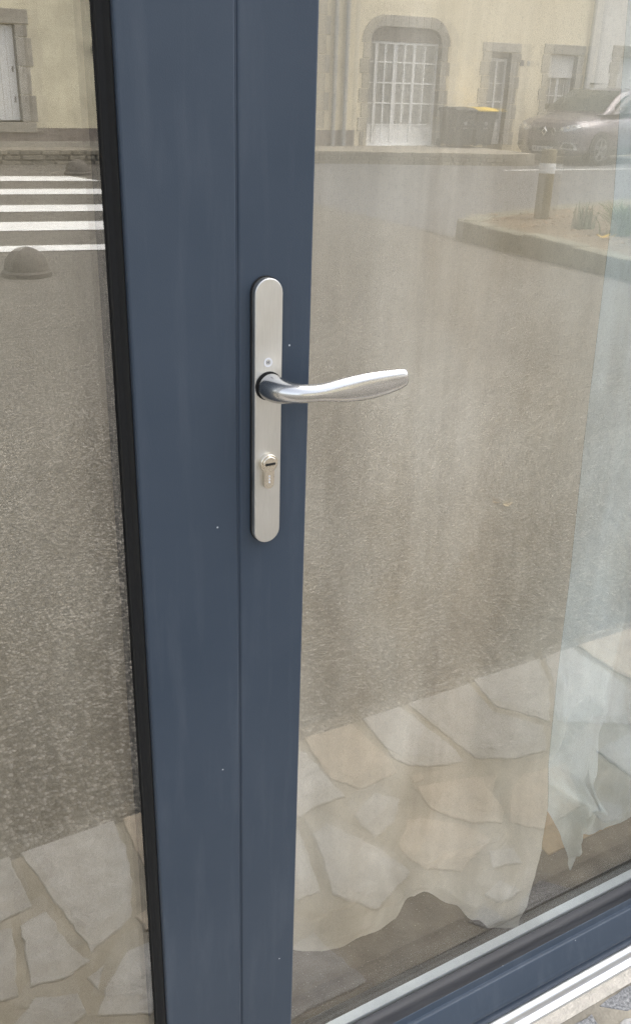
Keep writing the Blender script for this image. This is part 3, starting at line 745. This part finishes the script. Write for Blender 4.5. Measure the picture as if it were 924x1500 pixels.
# greenhouse
GH = [(1.00, 1.02, 1.02, .80, .80), (1.25, 1.03, 1.19, .82, .76), (1.55, 1.05, 1.36, .83, .71), (1.85, 1.06, 1.49, .83, .67), (2.15, 1.07, 1.545, .83, .65), (2.7, 1.08, 1.56, .83, .65), (3.3, 1.10, 1.53, .82, .64), (3.65, 1.10, 1.46, .80, .62), (3.95, 1.08, 1.12, .76, .70)]
def ghs(x, zb, zt, wb, wt):
    r = min(.05, (zt - zb) * .4); n = []
    n = [(x, wb, zb), (x, wb + (wt - wb) * .5, zb + (zt - zb) * .55), (x, wt, zt - r), (x, wt - .05, zt - r * .2), (x, wt * .5, zt), (x, 0, zt + .008)]
    return n + [(a, -b, c) for a, b, c in reversed(n[:-1])]
MB().loft([ghs(*q) for q in GH]).build('roof', 'car paint', car, smooth='angle')
def gsurf(x):
    for a, b in zip(GH, GH[1:]):
        if a[0] <= x <= b[0]:
            t = (x - a[0]) / (b[0] - a[0]); return tuple(a[k] + (b[k] - a[k]) * t for k in range(5))
# windscreen: grid lifted off the sloping front
def ws(u, v):
    x = 1.06 + v * .80; q = gsurf(x); wtop = q[4] - .05; y = (u * 2 - 1) * wtop; zc = q[2] + .012 + .006
    return (x - .008, y, zc)
MB().grid(9, 7, ws).build('windscreen', 'car glass', car, smooth=True)
for s in (1, -1):
    for nm, x0, x1 in (('front_window', 1.42, 2.28), ('rear_window', 2.36, 3.35)):
        def sw(u, v, s=s, x0=x0, x1=x1):
            x = x0 + u * (x1 - x0); q = gsurf(x); zb = q[1] + .05; zt = max(zb + .01, q[2] - .09); z = zb + v * (zt - zb)
            t = (z - q[1]) / (q[2] - q[1]); y = q[3] + (q[4] - q[3]) * t
            return (x, s * (y + .016), z)
        MB().grid(8, 4, sw).build(nm, 'car glass', car, smooth=True)
    mi = MB().box(1.42, 1.56, s * .90 if s > 0 else -1.06, s * 1.06 if s > 0 else -.90, 1.06, 1.20).build('wing_mirror', 'car trim', car, bevel=.03)
    for cx in (.84, 3.44):
        MB().prism(ring_pts(cx, .33, .375, 32), lambda p: (p[0], s * .70, p[1]), lambda p: (p[0], s * .902, p[1])).build('wheel_arch', 'car trim', car, bevel=.01)
        ty = MB().prism(ring_pts(cx, .325, .325, 36), lambda p: (p[0], s * .72, p[1]), lambda p: (p[0], s * .915, p[1])).build('wheel', 'tyre rubber', car, bevel=.02)
        rm = MB()
        for q in range(5):
            a = 2 * math.pi * q / 5 + .3; c_, s_ = math.cos(a), math.sin(a)
            pts = [(cx + c_ * .03 - s_ * .045, .325 + s_ * .03 + c_ * .045), (cx + c_ * .22 - s_ * .03, .325 + s_ * .22 + c_ * .03), (cx + c_ * .22 + s_ * .03, .325 + s_ * .22 - c_ * .03), (cx + c_ * .03 + s_ * .045, .325 + s_ * .03 - c_ * .045)]
            rm.prism(pts, lambda p: (p[0], s * .90, p[1]), lambda p: (p[0], s * .925, p[1]))
        o_r = ring_pts(cx, .325, .24, 30); i_r = ring_pts(cx, .325, .21, 30)
        vs = [(a, s * .925, b) for a, b in o_r] + [(a, s * .925, b) for a, b in i_r] + [(a, s * .90, b) for a, b in i_r]
        rm.add(vs, [(i, (i + 1) % 30, 30 + (i + 1) % 30, 30 + i) for i in range(30)] + [(30 + i, 30 + (i + 1) % 30, 60 + (i + 1) % 30, 60 + i) for i in range(30)])
        rm.build('rim', 'alloy rim', ty)
    MB().box(1.15, 3.1, s * .885 if s > 0 else -.915, s * .915 if s > 0 else -.885, .20, .34).build('sill_trim', 'car trim', car, bevel=.01)
bm.free()

# ================================================================== THE BUILDING WITH THE GLAZED DOOR
sb = tag(empty('shop_building'), 'rendered building front around the glazed doors', 'building')
wall_mesh(-5, 5, -.25, 3.4, [(-1.16, 1.16, -.25, 2.24)], -.06, .25).build('wall', 'shop render', sb)
MB().box(-5, 5, .25, 1.6, 2.75, 2.95).box(-5, 5, 4.0, 6.0, 2.75, 2.95).box(-5, -1.6, 1.6, 4.0, 2.75, 2.95).box(1.9, 5, 1.6, 4.0, 2.75, 2.95).build('ceiling_slab', 'interior ceiling', sb)  # slab left open in the middle: unseen rooflight added to backlight the sheets
wall_mesh(-5, 5, -.25, 2.75, [(-4.2, 4.2, .6, 2.6)], 5.7, 6.0).build('rear_wall', 'interior plaster', sb)  # wide unseen opening added at the back to light the sheets from behind
MB().box(-5, -4.7, .25, 5.7, -.25, 2.75).box(4.7, 5, .25, 5.7, -.25, 2.75).build('partition', 'interior plaster', sb)
flo = struct(MB().box(-4.7, 4.7, .075, 5.7, -.2, .045).build('interior_floor', 'dusty screed'))
for i in range(5):
    for j in range(3):
        x = .70 + i * .30; y = .205 + j * .30
        if i == 0 and j > 0: pass
        MB().box(x, x + .294, y, y + .294, .04, .0485).build('floor_tile', 'floor tile ochre', flo, bevel=.001, seg=1)

# --- door frame and threshold
fr = tag(empty('door_frame'), 'anthracite outer frame and silver threshold around the glazed doors', 'door frame')
MB().box(-1.16, -1.105, .0, .08, 0, 2.20).build('jamb', 'anthracite powder coat', fr, bevel=.002)
MB().box(1.025, 1.16, .0, .08, 0, 2.20).build('jamb', 'anthracite powder coat', fr, bevel=.002)
MB().box(-1.16, 1.16, .0, .08, 2.20, 2.24).build('head', 'anthracite powder coat', fr, bevel=.002)
TP = [(-.0212, -.02), (-.0212, .0050), (-.0204, .0068), (-.0188, .0077), (-.0165, .0082), (-.0128, .0086), (-.0112, .0092), (-.0100, .0112), (-.0088, .0168), (-.0078, .0190), (-.0060, .0206), (-.0035, .0216), (.0, .0222), (.07, .0240), (.07, -.02)]
MB().prism(TP, lambda p: (-1.16, p[0], p[1]), lambda p: (1.16, p[0], p[1])).build('threshold', 'mill aluminium', fr, smooth='angle', bevel=.0006, seg=2)

def stile(parent, prof, z0, z1, bev=.0022):
    return MB().prism(prof, lambda p: (p[0], p[1], z0), lambda p: (p[0], p[1], z1)).build('stile', 'anthracite powder coat', parent, bevel=bev, seg=3, smooth='angle')
RAIL = [(0.0, .0265), (0.0, .0325), (.0060, .0345), (.0060, .0485), (-.0018, .0510), (-.0018, .0560), (0.0000, .0590), (.0012, .0620), (.0120, .0955), (.0132, .0972), (.0150, .0978), (.0185, .0978), (.0195, .1000), (.0200, .1095), (.0206, .1110), (.0218, .1110), (.0218, .0600), (.070, .060), (.070, .0265)]
BEAD = [(.0240, .0700), (.0240, .1000), (.0256, .1036), (.0330, .1040), (.0345, .1030), (.0430, .1034), (.0445, .1044), (.0522, .1050), (.0522, .0700)]
def leaf_rails(parent, x0, x1, gy):
    dy = gy - .053
    MB().prism(RAIL, lambda p: (x0, p[0], p[1]), lambda p: (x1, p[0], p[1])).build('bottom_rail', 'anthracite powder coat', parent, bevel=.0014, seg=3, smooth='angle')
    B = [(max(p[0] + dy, .0405) if dy < 0 and False else p[0] + dy, p[1]) for p in BEAD] if dy == 0 else [(gy - .0038, .062), (gy - .0038, .1020), (gy - .0008, .1060), (gy - .0008, .062)]
    MB().prism(B, lambda p: (x0, p[0], p[1]), lambda p: (x1, p[0], p[1])).build('bottom_bead', 'dark glazing bead', parent, smooth='angle')
    MB().box(x0, x1, .0, .07, 2.11, 2.195).build('top_rail', 'anthracite powder coat', parent, bevel=.002)
def glazing(parent, x0, x1, gy, rot, pivx, outer, spacer_mat):
    g1 = MB().box(x0, x1, gy, gy + .004, .066, 2.125).build('outer_pane', outer, parent)
    yi = gy + .020
    g2 = MB().box(x0 - pivx, x1 - pivx, 0, .004, .066, 2.125).build('inner_pane', 'inner coated glass', parent, loc=(pivx, yi, 0))
    for g in (g1, g2):
        g.data.materials.append(MATS['clear glass'])
        for p in g.data.polygons: p.material_index = 0 if p.normal.y < -.9 else 1
    g2.rotation_euler = (R_(rot[1]), 0, R_(rot[0]))
    MB().box(x0, x1, gy + .0045, gy + .0185, .085, .1045).build('spacer_bar', spacer_mat, parent)
    MB().box(x0, x0 + .012, gy + .0045, gy + .0165, .105, 2.11).box(x1 - .012, x1, gy + .0045, gy + .0165, .105, 2.11).build('side_spacer', 'black rubber', parent)
# --- right hand leaf (with the handle)
d1 = tag(empty('glazed_door'), 'anthracite glazed door leaf with lever handle, right of the central joint', 'door')
stile(d1, [(-.0288, .0), (.0405, .0), (.0405, .046), (.045, .046), (.045, .052), (.0405, .070), (-.0288, .070)], .0265, 2.195)
stile(d1, [(.93, .0), (1.02, .0), (1.02, .07), (.93, .07)], .0265, 2.195)
leaf_rails(d1, .0407, .9298, .053)
glazing(d1, .030, .94, .053, (-.30, 0.0), .25, 'outer glass', 'warm edge spacer')
# --- left hand leaf
d2 = tag(empty('glazed_side_door'), 'anthracite glazed leaf without handle, left of the central joint', 'door')
stile(d2, [(-.122, .0), (-.0303, .0), (-.0303, .070), (-.1185, .070), (-.1185, .024), (-.122, .0235)], .0265, 2.195, .0026)
stile(d2, [(-1.10, .0), (-1.01, .0), (-1.01, .07), (-1.10, .07)], .0265, 2.195)
leaf_rails(d2, -1.0098, -.1222, .026)
MB().prism([(-.1222, .0055), (-.1232, .0055), (-.1236, .0070), (-.1238, .0165), (-.1250, .0185), (-.1282, .0200), (-.1282, .0258), (-.1222, .0258)], lambda p: (p[0], p[1], .07), lambda p: (p[0], p[1], 2.11)).build('gasket', 'black rubber', d2, smooth='angle')
glazing(d2, -1.02, -.1195, .026, (-.30, 0.0), -.2, 'outer glass fixed', 'black rubber')
MB().box(-.0302, -.0289, .0012, .06, .0265, 2.195).build('joint_seal', 'anthracite powder coat', d2)

# --- handle
PX, PZ0, PZ1, PH = -.0047, .9535, 1.1955, .0129
def stadium(cx, z0, z1, r, n=14):
    return [(cx + r * math.cos(a), z1 - r + r * math.sin(a)) for a in [math.pi * i / n for i in range(n + 1)]] + [(cx + r * math.cos(a), z0 + r + r * math.sin(a)) for a in [math.pi + math.pi * i / n for i in range(n + 1)]]
sp = stadium(PX, PZ0, PZ1, PH)
plate = MB().prism(sp, lambda p: (p[0], -.0006, p[1]), lambda p: (p[0], -.0082, p[1])).build('handle_plate', 'satin aluminium plate', d1, bevel=.0009, seg=3, smooth='angle')
MB().prism(stadium(PX, PZ0 - .0008, PZ1 + .0008, PH + .0008), lambda p: (p[0], -.00005, p[1]), lambda p: (p[0], -.0022, p[1])).build('plate_seal', 'black rubber', plate)
# lever swept along its spine: centre, half height, half depth, local direction
SP = [((-.0047, -.0080, 1.1040), .0122, .0118), ((-.0047, -.0140, 1.1040), .0119, .0116), ((-.0044, -.0220, 1.1041), .0113, .0112), ((-.0026, -.0300, 1.1045), .0104, .0106), ((.0012, -.0370, 1.1050), .0094, .0098), ((.0070, -.0425, 1.1054), .0084, .0088), ((.0145, -.0462, 1.1056), .0076, .0078), ((.0230, -.0482, 1.1056), .0077, .0070), ((.0320, -.0492, 1.1056), .0089, .0065), ((.0430, -.0498, 1.1056), .0106, .0062), ((.0560, -.0500, 1.1056), .0119, .0060), ((.0700, -.0498, 1.1058), .0124, .0057), ((.0820, -.0494, 1.1062), .0119, .0054), ((.0930, -.0488, 1.1067), .0110, .0050), ((.1020, -.0482, 1.1074), .0099, .0046), ((.1080, -.0478, 1.1080), .0088, .0042), ((.1110, -.0476, 1.1084), .0076, .0036), ((.1124, -.0475, 1.1086), .0060, .0026)]
rings = []
for i, (c, hz, hd) in enumerate(SP):
    a = Vector(SP[max(0, i - 1)][0]); b = Vector(SP[min(len(SP) - 1, i + 1)][0]); t = (b - a).normalized()
    if i == 0: t = Vector((0, -1, 0))
    side = t.cross(Vector((0, 0, 1))).normalized(); upv = side.cross(t).normalized()
    flat = min(1, max(0, (c[0] - .01) / .03))
    ring = []
    for k in range(28):
        th = 2 * math.pi * k / 28; ca, sa = math.cos(th), math.sin(th)
        e = 1 - .0 * flat
        ring.append(tuple(Vector(c) + side * (hd * ca) + upv * (hz * sa)))
    rings.append(ring)
lv = MB().loft(rings).build('lever', 'satin aluminium lever', plate, smooth='angle')
ss = lv.modifiers.new('sub', 'SUBSURF'); ss.levels = 2; ss.render_levels = 2
MB().prism(ring_pts(PX, 1.1040, .0127, 30), lambda p: (p[0], -.0080, p[1]), lambda p: (p[0], -.0090, p[1])).build('lever_collar', 'black rubber', plate)
# lock cylinder
CX, CZ = PX - .0006, 1.0335
key = [(CX + .0086 * math.cos(a), CZ + .0086 * math.sin(a)) for a in [R_(-54) + R_(288) * i / 26 for i in range(27)]]
key += [(CX + .005 * math.cos(a), 1.0142 + .005 * math.sin(a)) for a in [math.pi + math.pi * i / 10 for i in range(11)]]
cyl = MB().prism(key, lambda p: (p[0], -.0078, p[1]), lambda p: (p[0], -.0128, p[1])).build('lock_cylinder', 'nickel brass', plate, bevel=.0006, seg=2, smooth='angle')
MB().prism(ring_pts(CX, CZ, .0068, 30), lambda p: (p[0], -.0126, p[1]), lambda p: (p[0], -.0142, p[1])).build('cylinder_plug', 'nickel brass', plate, bevel=.0006, seg=2, smooth='angle')
MB().box(CX - .0045, CX + .0048, -.0148, -.0138, CZ - .0010, CZ + .0010).build('keyhole', 'keyway black', plate)
for dx in (-.0030, .0008, .0038):
    MB().prism(ring_pts(CX + dx, CZ - .0018, .0010, 12), lambda p: (p[0], -.0138, p[1]), lambda p: (p[0], -.0150, p[1])).build('keyway_pin', 'nickel brass', plate)
for zz in (1.0215, 1.0185, 1.0158):
    MB().prism(ring_pts(CX, zz, .0009, 10), lambda p: (p[0], -.0126, p[1]), lambda p: (p[0], -.0130, p[1])).build('cylinder_stamp', 'emblem white', plate)
# round maker's mark on the plate
EX, EZ = PX - .0005, 1.1248
o_r = ring_pts(EX, EZ, .0040, 28); i_r = ring_pts(EX, EZ, .0026, 28)
mb = MB(); vs = [(a, -.0081, b) for a, b in o_r] + [(a, -.0085, b) for a, b in o_r] + [(a, -.0085, b) for a, b in i_r] + [(a, -.0081, b) for a, b in i_r]
mb.add(vs, [(q * 28 + i, q * 28 + (i + 1) % 28, (q + 1) * 28 + (i + 1) % 28, (q + 1) * 28 + i) for q in range(3) for i in range(28)])
mb.build('emblem_ring', 'emblem white', plate)
MB().box(EX - .0014, EX - .0006, -.0085, -.0081, EZ - .0013, EZ + .0013).box(EX + .0004, EX + .0013, -.0085, -.0081, EZ - .0013, EZ + .0013).box(EX - .0006, EX + .0004, -.0085, -.0081, EZ - .0004, EZ + .0004).build('emblem_mark', 'emblem dark', plate)

# ================================================================== SHEETS HANGING INSIDE
def sheet(name, mat, label, xl, edge, hem, ytop, yfun, nu, nv, ztop=2.16, vpow=1.0):
    def fn(u, v):
        x0 = xl + u * (edge(0.3) - xl)
        zb = hem(u); vv = 1 - (1 - v) ** vpow
        z = ztop + (zb - ztop) * vv
        x = xl + u * (edge(z) - xl)
        dx, y = yfun(u, v, x, z)
        return (x + dx, y, z)
    o = MB().grid(nu, nv, fn).build(name, mat, smooth=True)
    return tag(o, label, 'curtain', 'fleece sheets hung behind the glass')
def rid(x, y, z): return 1 - abs(noise.noise(Vector((x, y, z)))) * 2
def creases(tab, x, z):
    t = 0.0
    for (x0, z0), (x1, z1), w_, h_ in tab:
        vx, vz = x1 - x0, z1 - z0; k = max(0, min(1, ((x - x0) * vx + (z - z0) * vz) / (vx * vx + vz * vz)))
        d = math.hypot(x - x0 - vx * k, z - z0 - vz * k) / w_
        if d < 1: t += h_ * (1 - d) * (1 - d * d * .5)
    return t
CR1 = [((.28, .250), (.36, .207), .030, -.016), ((.36, .207), (.44, .135), .026, -.020), ((.345, .178), (.42, .128), .020, .016), ((.36, .262), (.47, .270), .040, -.014),
       ((.17, .262), (.22, .272), .030, .016), ((.09, .300), (.25, .262), .050, -.020), ((.10, .225), (.24, .205), .030, -.012), ((.47, .10), (.52, .20), .03, -.012), ((.22, .35), (.30, .27), .04, .012)]
CR2 = [((.58, .322), (.733, .199), .026, -.034), ((.733, .199), (.712, .120), .018, -.026), ((.681, .228), (.693, .110), .016, -.022), ((.703, .200), (.705, .130), .018, .026), ((.692, .420), (.650, .368), .022, -.022),
       ((.665, .410), (.640, .355), .034, .024), ((.749, .340), (.764, .249), .024, .026), ((.764, .249), (.734, .190), .022, .022), ((.79, .330), (.835, .095), .036, -.030), ((.845, .380), (.865, .10), .032, .022), ((.60, .50), (.615, .36), .03, -.016), ((.72, .60), (.70, .44), .04, -.014)]
# centre sheet
E1 = [(.03, .512), (.08, .536), (.15, .560), (.28, .577), (.53, .558), (.70, .550), (.92, .533), (1.22, .517), (1.43, .490), (2.2, .47)]
H1x = [(.09, .199), (.121, .191), (.184, .187), (.233, .171), (.262, .180), (.281, .206), (.321, .179), (.378, .137), (.425, .098), (.470, .066), (.512, .060)]
def y1(u, v, x, z):
    f = .014 * math.sin(x * 21 + 1.2 * noise.noise(Vector((x * 3, 0, z * 1.2)))) + .010 * noise.noise(Vector((x * 9, 3, z * .8)))
    b = max(0, 1 - (z - .06) / .30)
    d, _ = noise.voronoi(Vector((x * 9 + z * 5, 5.2, z * 11 - x * 4))); d2, _ = noise.voronoi(Vector((x * 17 - z * 6, 1.2, z * 15)))
    sm = min(1, max(0, (z - smooth_i(H1x, -.025 + u * .537)) / .07)); ef = 1 - min(1, max(0, (x - .38) / .12)) * .75
    cr = b * b * (.022 * (d[1] - d[0]) + .006 * (d2[1] - d2[0]) - .006) + (.3 + .9 * sm) * creases(CR1, x, z)
    y = .132 + f * 1.6 * ef * (1 - .5 * b) + cr - .028 * b * max(0, (x - .36) / .16)
    return (0.0, max(.084, y))
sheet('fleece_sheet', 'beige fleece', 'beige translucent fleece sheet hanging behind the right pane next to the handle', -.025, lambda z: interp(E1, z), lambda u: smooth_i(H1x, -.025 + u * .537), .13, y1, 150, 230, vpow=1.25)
hm = MB().grid(3, 120, lambda u, v: (interp(E1, .20 + v * 1.9) + .0005 + u * .0055, y1(1, 0, interp(E1, .20 + v * 1.9), .20 + v * 1.9)[1] + .0012 + u * .004, .20 + v * 1.9)).build('hem', 'shaded hem fleece', bpy.data.objects['fleece_sheet'], smooth=True)  # dark strip: shade in the gap between sheets, put into the hem colour
# right sheet
H2 = [(.44, .34), (.60, .26), (.64, .19), (.700, .056), (.705, .054), (.712, .140), (.74, .118), (.80, .098), (.85, .100), (.93, .085), (1.2, .085)]
def y2(u, v, x, z):
    f = .012 * math.sin(x * 16 + .5) + .008 * noise.noise(Vector((x * 7, 9, z * .7)))
    b = max(0, 1 - (z - .06) / .42)
    d, _ = noise.voronoi(Vector((x * 8 - z * 4, 2.3, z * 5.5 + x * 3))); d2, _ = noise.voronoi(Vector((x * 15 + z * 5, 6.1, z * 8)))
    cr = b * (.034 * (d[1] - d[0]) + .010 * (d2[1] - d2[0]) - .014) + (.10 + 1.10 * min(1, max(0, (z - interp(H2, .44 + u * .58)) / .08))) * creases(CR2, x, z)
    y = .175 + f + cr - .012 * b * b
    return (0.0, max(.118, y))
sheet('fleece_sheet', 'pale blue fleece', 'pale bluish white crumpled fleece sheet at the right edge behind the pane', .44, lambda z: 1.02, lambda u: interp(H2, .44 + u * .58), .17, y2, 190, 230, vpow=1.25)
# left sheet
H3 = [(-1.0, .14), (-.4, .17), (-.25, .20), (-.15, .235), (-.12, .262)]
def y3(u, v, x, z):
    f = .006 * math.sin(x * 24) + .006 * noise.noise(Vector((x * 8, 5, z * .8)))
    y = .068 + f * min(1, (-.118 - x) / .06) - .004
    if x > -.142: y += .004
    return (0, max(.056, y))
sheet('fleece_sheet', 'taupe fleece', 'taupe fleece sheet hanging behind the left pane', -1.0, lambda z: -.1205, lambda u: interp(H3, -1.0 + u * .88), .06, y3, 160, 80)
